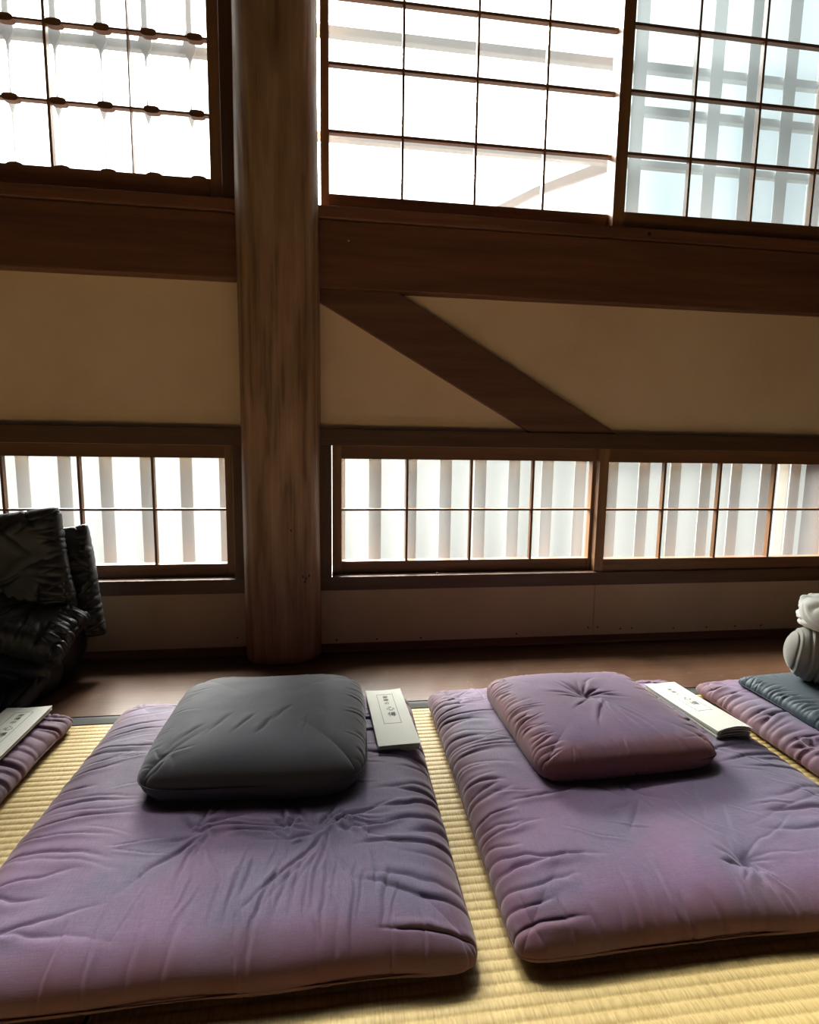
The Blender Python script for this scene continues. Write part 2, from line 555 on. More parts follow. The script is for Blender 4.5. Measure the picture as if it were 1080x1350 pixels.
# big beams and the upper sills
bar('trim_7', W_BEAM, GR, XBR, 1.648, 1.78, 1.096, 1.2825, 0.003)
bar('trim_8', W_BEAM, XBL, GL, 1.648, 1.78, 1.108, 1.2825, 0.003)
bar('trim_9', W_SILL, GR, XBR, 1.640, 1.80, 1.2845, 1.3175)
bar('trim_10', W_SILL, XBL, GL, 1.640, 1.80, 1.2845, 1.3175)
# upper left jamb beside the pillar
bar('trim_11', W_FRAMEV, -0.316, GL + 0.02, 1.655, 1.78, 1.317, 3.04)
# head over the upper windows
bar('trim_13', W_BEAM, XBL, XBR, 1.640, 1.80, 3.0, 3.10)
bar('trim_14', W_FRAMEV, XBR - 0.03, XBR + 0.20, 1.60, 1.80, 0.0, CEIL)
bar('trim_15', W_FRAMEV, XBL - 0.20, XBL + 0.03, 1.60, 1.80, 0.0, CEIL)
# screw heads and a pin on the timbers
def disc(name, x, y, z, r_, mat, parent):
    MB().prism_y([(x + r_ * math.cos(i * math.pi / 5), z + r_ * math.sin(i * math.pi / 5)) for i in range(10)], y - 0.0015, y + 0.002).build(name, mat, parent)
disc('pin_head', 0.033, 1.648, 1.228, 0.0024, METAL, bpy.data.objects['trim_7'])
disc('screw_head', 0.950, 1.640, 1.301, 0.0055, NAIL, bpy.data.objects['trim_9'])
disc('pin_head', 0.318, 1.676, 0.2400, 0.0028, METAL, bpy.data.objects['trim_3'])
# the diagonal brace
MB().prism_y([(-0.070, 1.1155), (-0.070, 1.073), (0.6154, 0.690), (0.9045, 0.690), (0.1774, 1.100), (0.15, 1.1155)],
             1.668, 1.72).build('trim_16', W_BRACE, None, 0.002, 'structure')

# the pillar: a round-cornered log
pil = empty('wooden_pillar', (PX, PY, 0))
tag(pil, 'stout rounded natural wood pillar standing between the two window bays', 'pillar')
nseg, zs = 96, [0.0, 0.004] + list(np.linspace(0.03, CEIL, 60))
rng = np.random.RandomState(2)
ang = np.arange(nseg) * 2 * np.pi / nseg
e = 3.0
base_r = PR * 1.0 / ((np.abs(np.cos(ang)) ** e + np.abs(np.sin(ang)) ** e) ** (1 / e))
# chamfered corners with a slight crease
for k in range(4):
    a0 = math.pi / 4 + k * math.pi / 2
    d = np.abs((ang - a0 + np.pi) % (2 * np.pi) - np.pi)
    base_r = np.where(d < 0.30, np.minimum(base_r, PR * 1.115 / np.cos(np.minimum(d, 0.5))), base_r)
ph1, ph2 = rng.uniform(0, 6.28, 6), rng.uniform(0, 6.28, 6)
Vp = []
for z in zs:
    wob = sum(0.0009 * np.sin((k + 2) * ang + ph1[k] + 1.3 * (k + 1) * z) for k in range(5))
    rr = base_r + wob
    if z == 0.0: rr = rr - 0.004
    Vp.append(np.stack([rr * np.cos(ang), rr * np.sin(ang), np.full(nseg, z)], 1))
Vp = np.concatenate(Vp)
ii, jj = np.meshgrid(np.arange(len(zs) - 1), np.arange(nseg), indexing='ij')
Fp = np.stack([ii * nseg + jj, ii * nseg + (jj + 1) % nseg, (ii + 1) * nseg + (jj + 1) % nseg, (ii + 1) * nseg + jj], -1).reshape(-1, 4)
link_mesh('post', mesh_np('post', Vp, Fp), W_PILLAR, pil)
# nail holes low on the right of the post
for x, z in ((0.066, 0.262), (0.074, 0.256), (0.083, 0.262), (0.071, 0.246), (0.034, 0.40), (0.010, 1.17)):
    yb = -PR * (1 - (abs(x) / PR) ** 3) ** (1 / 3)
    MB().prism_y([(x + 0.0022 * math.cos(i * math.pi / 4), z + 0.004 * math.sin(i * math.pi / 4)) for i in range(8)], yb - 0.0012, yb + 0.004).build('nail_hole', NAIL, pil)

# ------------------------------------------------------------------ windows
def sash(n, x0, x1, z0, z1, gx0, gx1, gz0, gz1, vb, hb, yf, pane, mats=(W_SASHV, W_SASH), th=0.030, vw=0.0075, hw=0.0075, depth=0.017, glare_lumps=None, thin=()):
    r = empty('window_%d' % n, ((x0 + x1) / 2, yf, z0)); tag(r, kind='structure')
    ox, oy, oz = r.location
    def B(name, mat, a, b, c, d, e_, f, bev=0.0012):
        return bxo(name, mat, a - ox, b - ox, c - oy, d - oy, e_ - oz, f - oz, r, bev)
    B('stile', mats[0], x0, gx0, yf, yf + th, z0, z1)
    B('stile', mats[0], gx1, x1, yf, yf + th, z0, z1)
    B('rail', mats[1], gx0, gx1, yf + 0.0005, yf + th, z0, gz0)
    B('rail', mats[1], gx0, gx1, yf + 0.0005, yf + th, gz1, z1)
    for x in vb:
        w_ = 0.0035 if x in thin else vw
        B('muntin', mats[0], x - w_ / 2, x + w_ / 2, yf + 0.004, yf + 0.004 + depth, gz0 - 0.002, gz1 + 0.002, 0.0005)
    for z in hb:
        m = MB().box(gx0 - ox, gx1 - ox, yf + 0.0048 - oy, yf + 0.0035 + depth - oy, z - hw / 2 - oz, z + hw / 2 - oz)
        if glare_lumps:  # added lumps, shaped like the bar width that glare leaves before slats
            for kx in glare_lumps:
                if gx0 < kx - 0.02 and kx + 0.02 < gx1:
                    pts = [(kx + 0.021 * math.copysign(abs(math.cos(a)) ** 0.7, math.cos(a)) - ox,
                            z + 0.0095 * math.copysign(abs(math.sin(a)) ** 0.7, math.sin(a)) - oz) for a in np.linspace(0, 2 * math.pi, 17)[:-1]]
                    m.prism_y(pts, yf + 0.003 - oy, yf + 0.02 - oy)
        m.build('muntin', mats[1], r)
    if glare_lumps:  # same glare shapes along the bottom rail, not real blocks
        m = MB()
        for kx in glare_lumps:
            if gx0 < kx - 0.02 and kx + 0.02 < gx1:
                pts = [(kx + 0.022 * math.cos(a) - ox, gz0 - 0.001 + 0.008 * math.sin(a) - oz) for a in np.linspace(0, math.pi, 9)]
                m.prism_y(pts, yf + 0.003 - oy, yf + 0.022 - oy)
        m.build('glare_lump_rail', mats[1], r)
    B('pane', pane, gx0 - 0.004, gx1 + 0.004, yf + 0.0225, yf + 0.0255, gz0 - 0.004, gz1 + 0.004, 0)
    return r

YR, YL = 1.672, 1.7045
rows_up = [1.549, 1.7295, 1.907, 2.085, 2.262, 2.44, 2.62, 2.80]
GLARE_X = [-0.872 + 0.1225 * i * 0.985 for i in range(-6, 5)]  # lump positions, where slats behind spare the muntins from glare
# upper left bay
sash(1, -1.15, -0.317, 1.318, 3.0, -1.116, -0.357, 1.392, 2.97, [-0.987, -0.776, -0.566], [1.562, 1.757, 1.95, 2.145, 2.34, 2.535, 2.73], YL, PANE_UP,
     hw=0.0055, glare_lumps=GLARE_X, thin=(-0.566,))  # thin muntin is narrowed as if eaten away by glare
sash(2, -1.95, -1.12, 1.318, 3.0, -1.915, -1.155, 1.392, 2.97, [-1.75, -1.535, -1.32], [1.562, 1.757, 1.95, 2.145, 2.34, 2.535, 2.73], YR, PANE_UP)
# upper right bay
sash(3, -0.0475, 0.884, 1.318, 3.0, -0.0225, 0.848, 1.3765, 2.97, [0.1930, 0.4147, 0.631], rows_up, YL, PANE_UP, hw=0.0085)
sash(4, 0.844, 1.75, 1.318, 3.0, 0.882, 1.735, 1.3745, 2.97, [1.0925, 1.3145, 1.5270], [1.545, 1.7215, 1.905, 2.085, 2.262, 2.44, 2.62, 2.80], YR, PANE_UPR, hw=0.0085)
# lower left bay
sash(5, -1.20, -0.311, 0.2345, 0.641, -1.175, -0.3395, 0.2745, 0.600, [-0.966, -0.757, -0.5500], [0.4425], YL, PANE_LOW, hw=0.0065)
sash(6, -1.97, -1.165, 0.2345, 0.641, -1.935, -1.20, 0.2745, 0.600, [-1.75, -1.55, -1.37], [0.4425], YR, PANE_LOW, hw=0.0065)
# lower right bay
sash(7, -0.0165, 0.878, 0.2365, 0.6455, 0.0125, 0.8415, 0.2760, 0.6025, [0.2212, 0.4310, 0.6392], [0.4415], YL, PANE_LOW, hw=0.0065)
sash(8, 0.850, 1.750, 0.2365, 0.6455, 0.8815, 1.7150, 0.2785, 0.6015, [1.0845, 1.2870, 1.4920], [0.4445], YR, PANE_LOW, hw=0.0065)
# finger pull on the sliding sash and a pin on the sill
# ------------------------------------------------------------------ outside: lattices of upright slats and rails
def lattice(label, x0, x1, z0, z1, y, pitch, wd, phase, rails=(), group=None, skip=()):
    r = empty('window_lattice', ((x0 + x1) / 2, y, z0))
    ox, oy, oz = r.location
    n0 = math.ceil((x0 - phase) / pitch); n1 = math.floor((x1 - phase) / pitch)
    for i in range(n0, n1 + 1):
        x = phase + i * pitch
        if i in skip: continue
        bxo('slat', W_OUT, x - wd / 2 - ox, x + wd / 2 - ox, 0.006, 0.012, 0, z1 - oz, r, 0.002)
    for z, h in rails:
        bxo('lattice_rail', W_OUT, x0 - ox, x1 - ox, 0.012, 0.045, z - h / 2 - oz, z + h / 2 - oz, r, 0.003)
    tag(r, label, 'lattice')
    return r

LY = 1.815
lattice('grey upright slats outside the small low window left of the pillar', -1.95, -0.29, 0.05, 0.72, LY, 0.1215, 0.0385, -0.362, ((0.08, 0.05), (0.69, 0.05)))
lattice('grey upright slats outside the long low windows right of the pillar', -0.03, 1.745, 0.05, 0.72, LY, 0.1215, 0.0425, 0.126, ((0.08, 0.05), (0.69, 0.05)))
lattice('pale upright slats outside the tall right-hand window', 0.93, 1.745, 1.30, 3.0, 1.847, 0.1385, 0.046, 1.0045, (), skip=(1,))

# bars outside the upper left window, flared to mimic glare, with a rail across them
r = empty('window_lattice', (-0.9, 1.80, 1.33))
tag(r, 'upright bars with glare-shaped flares outside the upper left window', 'lattice')
for i in range(-6, 5):
    x = -0.916 + 0.1225 * (i + 0.0) + 0.0
    prof = [(0.0008, 1.335), (0.0008, 1.572), (0.011, 1.604), (0.002, 1.622), (0.0008, 1.64), (0.0008, 1.728), (0.003, 1.752), (0.016, 1.776),
            (0.019, 1.79), (0.016, 1.800), (0.0075, 1.832), (0.0075, 2.00), (0.016, 2.04), (0.0075, 2.08), (0.0075, 3.0)]
    ob = MB().prism_y([(x - h + 0.9, z - 1.33) for h, z in prof] + [(x + h + 0.9, z - 1.33) for h, z in reversed(prof)], 0.0, 0.008)
    ob.build('slat', W_OUT, r)
bxo('lattice_rail', W_OUT, -1.05, 0.60, 0.010, 0.03, 1.7745 - 1.33, 1.7985 - 1.33, r, 0.002)

# rails and stay of the outer guard frame, seen through the upper right windows
g = empty('outdoor_guard_frame', (0.85, 1.83, 0))
tag(g, 'wooden rails and slanting stay outside the tall upper right windows', 'guard frame')
for z0_, z1_, xa in ((1.607, 1.630, -1.03), (1.9095, 1.937, -1.03), (1.774, 1.801, 0.09)):  # the short rail is added in place of a line of shading
    bxo('guard_rail', W_OUT, xa, 0.89, 0.036, 0.06, z0_, z1_, g, 0.003)
MB().prism_y([(0.440 - 0.85, 1.405), (0.505 - 0.85, 1.405), (0.672 - 0.85, 1.499), (0.93 - 0.85, 1.598), (0.99 - 0.85, 1.64), (0.96 - 0.85, 1.655), (0.85 - 0.85, 1.603), (0.670 - 0.85, 1.526)],
             0.061, 0.08).build('slanting_stay', W_OUT, g)
for x in (-1.02, 0.87):
    bxo('guard_post', W_OUT, x - 0.02, x + 0.02, 0.062, 0.07, -0.35, 3.0, g, 0.002)

# darkened ground outside
bxo('ground', STONE, -150, 150, 1.83, 300, -0.45, -0.35, kind='structure')

# ------------------------------------------------------------------ the rest of the room
bxo('wall_left', W_CEIL, XL - 0.1, XL, YB - 0.1, 1.76, -0.06, CEIL, kind='structure')
bxo('wall_right', W_CEIL, XR, XR + 0.1, YB - 0.1, 1.76, -0.06, CEIL, kind='structure')
bk = MB()
bk.box(XL, XR, YB - 0.1, YB, -0.06, 0.6); bk.box(XL, XR, YB - 0.1, YB, 2.2, CEIL)
bk.box(XL, -1.2, YB - 0.1, YB, 0.6, 2.2); bk.box(1.2, XR, YB - 0.1, YB, 0.6, 2.2)
bk.build('wall_back', W_CEIL, kind='structure')
wb = empty('window_9', (0, YB - 0.05, 0.6)); tag(wb, kind='structure')  # added window behind the camera, put in for fill light
for i in range(9):
    x = -1.2 + 0.3 * i
    bxo('muntin', W_SASHV, x - 0.015, x + 0.015, -0.015, 0.015, 0, 1.6, wb)
bxo('pane', PANE_LOW, -1.2, 1.2, 0.016, 0.019, 0, 1.6, wb)
bxo('ceiling', W_CEIL, XL - 0.1, XR + 0.1, YB - 0.1, 1.80, CEIL, CEIL + 0.08, kind='structure')

# ------------------------------------------------------------------ soft things
def vnoise(X, Y, seed, scale):
    """smooth 2-D value noise, about -1..1"""
    rng = np.random.RandomState(seed)
    G = rng.uniform(-1, 1, (64, 64))
    x = X * scale + 17.3; y = Y * scale + 9.1
    xi = np.floor(x).astype(int); yi = np.floor(y).astype(int)
    fx = x - xi; fy = y - yi
    fx = fx * fx * fx * (fx * (fx * 6 - 15) + 10); fy = fy * fy * fy * (fy * (fy * 6 - 15) + 10)
    g = lambda a, b: G[a % 64, b % 64]
    return (g(xi, yi) * (1 - fx) + g(xi + 1, yi) * fx) * (1 - fy) + (g(xi, yi + 1) * (1 - fx) + g(xi + 1, yi + 1) * fx) * fy


def sstep(a, b, x):
    t = np.clip((x - a) / (b - a), 0, 1)
    return t * t * (3 - 2 * t)


class Folds:
    """Creases in cloth. Each: start, direction, length, half width, height, curvature."""
    def __init__(self): self.L = []

    def add(self, x, y, ang, ln, wd, amp, curve=0.0):
        self.L.append((x, y, ang, ln, wd, amp, curve)); return self

    def field(self, X, Y):
        Z = np.zeros_like(X)
        X = X + vnoise(X, Y, 301, 22.0) * 0.0045 + vnoise(X, Y, 303, 55.0) * 0.0014
        Y = Y + vnoise(X, Y, 302, 22.0) * 0.0045 + vnoise(X, Y, 304, 55.0) * 0.0014
        for x, y, a, ln, wd, amp, k in self.L:
            dx, dy = X - x, Y - y
            s = dx * math.cos(a) + dy * math.sin(a)
            m = (s > -0.3 * ln) & (s < 1.1 * ln)
            d = -dx * math.sin(a) + dy * math.cos(a) + k * s * s
            m &= np.abs(d) < 6 * wd
            if not m.any(): continue
            sm, dm = s[m], d[m]
            env = sstep(-0.15 * ln, 0.15 * ln, sm) * (1 - sstep(0.45 * ln, ln, sm))
            pr = 0.8 * np.exp(-(dm / (1.5 * wd)) ** 2) - 1.5 * np.exp(-np.abs((dm - 1.5 * wd) / (0.5 * wd)) ** 1.3)
            Z[m] += amp * env * pr
        return Z


def pillow(name, W, D, T, mat, folds, seed=1, n=240, p=9.0, q=2.1, mid=0.30, ear=0.006, corner=26, lumps=0.003, tufts=(), sag=0.0, flat=True, parent=None,
           wear_w=0.055, wear_pow=1.0, crown=0.0, frows=None):
    """Stuffed cushion: W x D plan, T thick at the middle, its underside flat on z = 0."""
    s = np.linspace(-1, 1, n)
    u = np.sin(np.pi / 2 * s)
    U, Vv = np.meshgrid(u, u, indexing='xy')
    fx = (1 - np.abs(U) ** p); fy = (1 - np.abs(Vv) ** p)
    fx = np.clip(fx, 1e-9, 1); fy = np.clip(fy, 1e-9, 1)
    sm = 1.15
    h = np.clip(((fx ** -sm + fy ** -sm - 1) ** (-1 / sm)), 0, 1) ** (1 / q)
    h[np.maximum(np.abs(U), np.abs(Vv)) > 1 - 1e-9] = 0
    # plan outline: sides pulled in a little so that the corners stand out as ears
    mxn = np.maximum(np.abs(U), np.abs(Vv)) + 1e-9
    g = mxn / ((np.abs(U) ** corner + np.abs(Vv) ** corner) ** (1 / corner) + 1e-9)
    g[mxn < 1e-6] = 1
    X = W / 2 * U * (1 - ear * (1 - Vv ** 4)) * g
    Y = D / 2 * Vv * (1 - ear * (1 - U ** 4)) * g
    jx = vnoise(X, Y, seed + 40, 9.0) * 0.0035
    X = X + jx * np.abs(U) ** 3
    Y = Y + vnoise(X, Y, seed + 41, 9.0) * 0.0035 * np.abs(Vv) ** 3
    zc = T * mid
    lump = vnoise(X, Y, seed, 7.0) * lumps + vnoise(X, Y, seed + 1, 15.0) * lumps * 0.4 + vnoise(X, Y, seed + 2, 34.0) * lumps * 0.12
    cr = crown * (1 - U ** 2) * (1 - Vv ** 2)
    ht = (T - zc) * h + (lump + cr) * h
    for tx, ty, dep, rad in tufts:
        rr = np.hypot(X - tx, Y - ty)
        ht -= dep * np.exp(-(rr / rad) ** 1.3) * h
    F_ = folds.field(X, Y) if folds else 0
    ht = ht + F_ * np.clip(h * 1.25, 0, 1)
    edge = sstep(0.80, 1.0, np.maximum(np.abs(U), np.abs(Vv)))
    # creases also dent the rounded sides outward
    X = X + F_ * 0.6 * np.sign(U) * sstep(0.85, 0.99, np.abs(U)) * (h > 0)
    Y = Y + F_ * 0.6 * np.sign(Vv) * sstep(0.85, 0.99, np.abs(Vv)) * (h > 0)
    top = np.stack([X, Y, zc + ht], -1).reshape(-1, 3)
    hb = zc * np.clip(h * (1.35 if flat else 1.0), 0, 1)
    bot = np.stack([X, Y, zc - hb], -1).reshape(-1, 3)
    N = n * n
    ii, jj = np.meshgrid(np.arange(n - 1), np.arange(n - 1), indexing='ij')
    a = (ii * n + jj).ravel()
    Ft = np.stack([a, a + 1, a + n + 1, a + n], 1)
    # weld the rim: bottom rim indices map to the top rim
    idx = np.arange(N).reshape(n, n)
    mp = idx + N
    mp[0, :] = idx[0, :]; mp[-1, :] = idx[-1, :]; mp[:, 0] = idx[:, 0]; mp[:, -1] = idx[:, -1]
    mp = mp.ravel()
    Fb = mp[np.stack([a, a + n, a + n + 1, a + 1], 1)]
    Vall = np.concatenate([top, bot])
    used = np.zeros(2 * N, bool); used[:N] = True; used[mp] = True
    new = np.cumsum(used) - 1
    F = new[np.concatenate([Ft, Fb])]
    me = mesh_np(name, Vall[used], F)
    # dye wear by distance from the rim
    ex = (1 - np.abs(U)) * W / 2; ey = (1 - np.abs(Vv)) * D / 2
    dist = np.minimum(ex, ey)
    wv = np.clip(1 - dist / wear_w, 0, 1) ** wear_pow
    wv = np.concatenate([wv.ravel(), np.ones(N)])[used]
    at = me.attributes.new('wear', 'FLOAT', 'POINT')
    at.data.foreach_set('value', wv.astype(np.float32))
    return link_mesh(name, me, mat, parent)


def edge_folds(f, W, D, rng, sides='LRFB', per=26, lmin=0.03, lmax=0.10, amp=0.0028, wd=0.0042, jitter=0.35):
    for sd in sides:
        L = D if sd in 'LR' else W
        for i in range(per):
            tpos = (-0.47 + 0.94 * (i + rng.uniform(-.4, .4)) / (per - 1)) * L
            ln = rng.uniform(lmin, lmax) * (1.5 if rng.rand() < 0.18 else 1)
            a = rng.uniform(-jitter, jitter)
            k = rng.uniform(-0.12, 0.12) / max(ln, 0.05)
            am = amp * rng.uniform(0.35, 1.15); wdt = wd * rng.uniform(0.7, 1.5)
            if sd == 'L': f.add(-W / 2 + 0.004, tpos, a, ln, wdt, am, k)
            if sd == 'R': f.add(W / 2 - 0.004, tpos, math.pi + a, ln, wdt, am, k)
            if sd == 'F': f.add(tpos, -D / 2 + 0.004, math.pi / 2 + a, ln, wdt, am, k)
            if sd == 'B': f.add(tpos, D / 2 - 0.004, -math.pi / 2 + a, ln, wdt, am, k)
    return f


def star_folds(f, x, y, rng, nn, lmin, lmax, amp, wd, a0=0, a1=2 * math.pi, r0=0.008):
    for i in range(nn):
        a = a0 + (a1 - a0) * (i + rng.uniform(-.35, .35)) / nn
        f.add(x + r0 * math.cos(a), y + r0 * math.sin(a), a, rng.uniform(lmin, lmax), wd * rng.uniform(.7, 1.5), amp * rng.uniform(.4, 1.1), rng.uniform(-2, 2))
    return f


def seam_line(name, W, D, z, mat, parent, ear=0.006, corner=26, r=0.0011):
    """Stitched seam cord around the rim of a cushion."""
    pts = []
    t = np.sin(np.pi / 2 * np.linspace(-1, 1, 40))[:-1]
    for u_, v_ in [(a, -1) for a in t] + [(1, a) for a in t] + [(-a, 1) for a in t] + [(-1, -a) for a in t]:
        g = 1 / ((abs(u_) ** corner + abs(v_) ** corner) ** (1 / corner))
        pts.append((W / 2 * u_ * (1 - ear * (1 - v_ ** 4)) * g, D / 2 * v_ * (1 - ear * (1 - u_ ** 4)) * g, z))
    return tube(name, pts, r, mat, parent, True)


def tube(name, pts, r, mat, parent=None, closed=False, n=6):
    c = bpy.data.curves.new(name, 'CURVE')
    c.dimensions = '3D'; c.bevel_depth = r; c.bevel_resolution = 1; c.use_fill_caps = True
    s = c.splines.new('POLY'); s.points.add(len(pts) - 1)
    for i, p_ in enumerate(pts): s.points[i].co = (*p_, 1)
    s.use_cyclic_u = closed
    o = bpy.data.objects.new(name, c); COL.objects.link(o)
    dg = bpy.context.evaluated_depsgraph_get()
    me = bpy.data.meshes.new_from_object(o.evaluated_get(dg))
    bpy.data.objects.remove(o); bpy.data.curves.remove(c)
    for p_ in me.polygons: p_.use_smooth = True
    me.materials.clear()
    return link_mesh(name, me, mat, parent)


TZ = 0.0   # tatami surface
PURPLE_SEAM = plain('purple_seam', (0.13, 0.06, 0.07), 0.85)
DARK_SEAM = plain('charcoal_seam', (0.05, 0.05, 0.055), 0.85)


def knot(parent, x, y, z, mat, seed=0):
    """short tufting threads tied off at a dimple"""
    rng = np.random.RandomState(seed)
    pts = [(x, y, z), (x + 0.006, y - 0.006, z + 0.004), (x + 0.012, y - 0.018, z + 0.001), (x + 0.016, y - 0.03, z + 0.001)]
    return tube('tuft_thread', pts, 0.0009, mat, parent)


# ---- mat one, under the charcoal cushion
def zabuton(loc, rz, W, D, T, label, folds, seed, nres=300, **k):
    r = empty('floor_mat', loc, rz)
    pillow('padded_cover', W, D, T, PURPLE, folds, seed, nres, parent=r, **k)
    seam_line('seam', W, D, T * 0.30, PURPLE_SEAM, r)
    tag(r, label, 'floor mat', 'purple padded floor mats on the tatami')
    return r

rng = np.random.RandomState(11)
W1, D1 = 0.662, 0.690
f = Folds()
edge_folds(f, W1, D1, rng, 'L', 22, 0.08, 0.22, 0.0030, 0.0050, 0.25)
edge_folds(f, W1, D1, rng, 'R', 20, 0.06, 0.17, 0.0034, 0.0048, 0.22)
edge_folds(f, W1, D1, rng, 'F', 14, 0.05, 0.12, 0.0018, 0.0040, 0.25)
edge_folds(f, W1, D1, rng, 'B', 16, 0.04, 0.08, 0.0020, 0.0040, 0.3)
c1x, c1y = -0.156, 0.910
def loc1(x, y): return x - c1x, y - c1y
x, y = loc1(-0.024, 0.775)
star_folds(f, x, y, rng, 11, 0.03, 0.09, 0.0046, 0.0052)
star_folds(f, x, y - 0.01, rng, 6, 0.10, 0.19, 0.0026, 0.0040, -math.pi * 0.72, -math.pi * 0.38)
star_folds(f, x, y, rng, 5, 0.10, 0.16, 0.0030, 0.0046, -0.35, 0.35)
x, y = loc1(-0.205, 0.785)
star_folds(f, x, y, rng, 8, 0.03, 0.08, 0.0036, 0.0050)
star_folds(f, x, y - 0.01, rng, 6, 0.08, 0.16, 0.0020, 0.0045, -math.pi * 0.8, -math.pi * 0.3)
f.add(*loc1(-0.21, 0.782), 0.02, 0.19, 0.0050, 0.0052, 0.3)
for i in range(16):      # long pulls running to the front edge
    xx = -0.16 + 0.0145 * i + rng.uniform(-.006, .006)
    f.add(*loc1(xx, 0.70 + rng.uniform(-.03, .02)), -math.pi / 2 - 0.12 + rng.uniform(-.12, .12), rng.uniform(.06, .13), rng.uniform(.0028, .0045), rng.uniform(.0010, .0026), rng.uniform(-.6, .6))
for i in range(70):      # fine crumples: across at the sides, lengthwise towards the front
    if i < 46:
        sd = -1 if i % 2 else 1
        f.add(sd * rng.uniform(0.06, 0.30), rng.uniform(-0.16, 0.24), (0 if sd < 0 else math.pi) + rng.uniform(-.3, .3), rng.uniform(.05, .15), rng.uniform(.0018, .0030), rng.uniform(.0007, .0016), rng.uniform(-1, 1))
    else:
        f.add(rng.uniform(-0.12, 0.24), rng.uniform(-0.26, -0.10), -math.pi / 2 + rng.uniform(-.35, .35), rng.uniform(.04, .10), rng.uniform(.0016, .0026), rng.uniform(.0006, .0014), rng.uniform(-1, 1))
for i in range(16):      # puckers around the tied middle
    a_ = rng.uniform(0, 6.28)
    f.add(*loc1(-0.024 + rng.uniform(-.06, .06), 0.775 + rng.uniform(-.03, .03)), a_, rng.uniform(.02, .06), rng.uniform(.0022, .0036), rng.uniform(.0014, .0030), rng.uniform(-4, 4))
f.add(*loc1(-0.16, 0.770), 0.05, 0.09, 0.0035, 0.0042, 1.0)
f.add(*loc1(0.02, 0.755), 0.10, 0.10, 0.0032, 0.0036, -1.0)
m1 = zabuton((c1x, c1y, TZ), 0.0, W1, D1, 0.068, 'purple floor mat with the charcoal cushion on it, left of the bare tatami strip', f, 21,
             tufts=((*loc1(-0.024, 0.775), 0.010, 0.022), (*loc1(-0.205, 0.785), 0.007, 0.020)), lumps=0.0040, nres=430)

# ---- mat two, under the purple cushion
W2, D2 = 0.662, 0.700
c2x, c2y = 0.549, 0.915
def loc2(x, y): return x - c2x, y - c2y
f = Folds()
edge_folds(f, W2, D2, rng, 'L', 30, 0.05, 0.13, 0.0036, 0.0046, 0.25)
edge_folds(f, W2, D2, rng, 'R', 22, 0.08, 0.22, 0.0028, 0.0050, 0.22)
edge_folds(f, W2, D2, rng, 'F', 22, 0.03, 0.08, 0.0026, 0.0040, 0.25)
edge_folds(f, W2, D2, rng, 'B', 16, 0.04, 0.09, 0.0022, 0.0040, 0.3)
x, y = loc2(0.585, 0.640)
star_folds(f, x, y, rng, 6, 0.025, 0.055, 0.0030, 0.0046)
star_folds(f, x, y, rng, 6, 0.12, 0.26, 0.0010, 0.0036, 0.25, math.pi * 0.75)
star_folds(f, x, y, rng, 5, 0.03, 0.06, 0.0040, 0.0040, -math.pi * 0.75, -math.pi * 0.25)
x, y = loc2(0.285, 1.19)
star_folds(f, x, y, rng, 7, 0.02, 0.05, 0.0016, 0.0045)
x, y = loc2(0.50, 0.80)
star_folds(f, x, y, rng, 9, 0.05, 0.14, 0.0017, 0.0050)
f.add(*loc2(0.47, 0.86), -0.95, 0.26, 0.0045, 0.0022, 0.2)
f.add(*loc2(0.30, 0.80), 0.05, 0.14, 0.0050, 0.0026, -1.0)
f.add(*loc2(0.24, 0.965), 0.03, 0.15, 0.0042, 0.0028, 0.4)
for i in range(60):
    if i < 34:
        sd = -1 if i % 3 else 1
        f.add(sd * rng.uniform(0.08, 0.30), rng.uniform(-0.26, 0.28), (0 if sd < 0 else math.pi) + rng.uniform(-.4, .4), rng.uniform(.04, .13), rng.uniform(.0018, .0030), rng.uniform(.0007, .0016), rng.uniform(-1, 1))
    else:
        f.add(rng.uniform(-0.10, 0.30), rng.uniform(-0.20, 0.10), rng.choice((2.5, 2.2, -0.6)) + rng.uniform(-.3, .3), rng.uniform(.05, .16), rng.uniform(.0016, .0028), rng.uniform(.0006, .0013), rng.uniform(-1, 1))
m2 = zabuton((c2x, c2y, TZ), 0.0, W2, D2, 0.066, 'purple floor mat with the purple cushion on it, right of the bare tatami strip', f, 33,
             tufts=((*loc2(0.585, 0.640), 0.016, 0.016), (*loc2(0.285, 1.19), 0.006, 0.016), (*loc2(0.50, 0.80), 0.006, 0.03)), lumps=0.0038, nres=430)
knot(m2, *loc2(0.515, 0.862), 0.0715, THREAD)

# ---- mat three at the right edge, with the teal cushion
W3, D3 = 0.69, 0.70
f = Folds()
edge_folds(f, W3, D3, rng, 'L', 34, 0.04, 0.11, 0.0040, 0.0050, 0.30)
edge_folds(f, W3, D3, rng, 'FRB', 16, 0.04, 0.09, 0.0022, 0.0042, 0.3)
star_folds(f, 0.978 - 1.285, 0.925 - 0.92, rng, 8, 0.03, 0.08, 0.0030, 0.0045)
m3 = zabuton((1.285, 0.918, TZ), 0.0, W3, D3, 0.052, 'purple floor mat with frilled pink edge, under the flat teal cushion', f, 45,
             tufts=((0.978 - 1.285, 0.925 - 0.918, 0.008, 0.014),), lumps=0.0035)

# ---- mat four at the left edge, with a booklet
f = Folds()
edge_folds(f, W3, D3, rng, 'R', 30, 0.05, 0.12, 0.0040, 0.0050, 0.30)
edge_folds(f, W3, D3, rng, 'FLB', 16, 0.04, 0.09, 0.0022, 0.0042, 0.3)
m4 = zabuton((-0.935, 0.905, TZ), 0.0, W3, D3, 0.055, 'purple floor mat with reddish edge at the far left, below the black jacket', f, 57, lumps=0.0035)

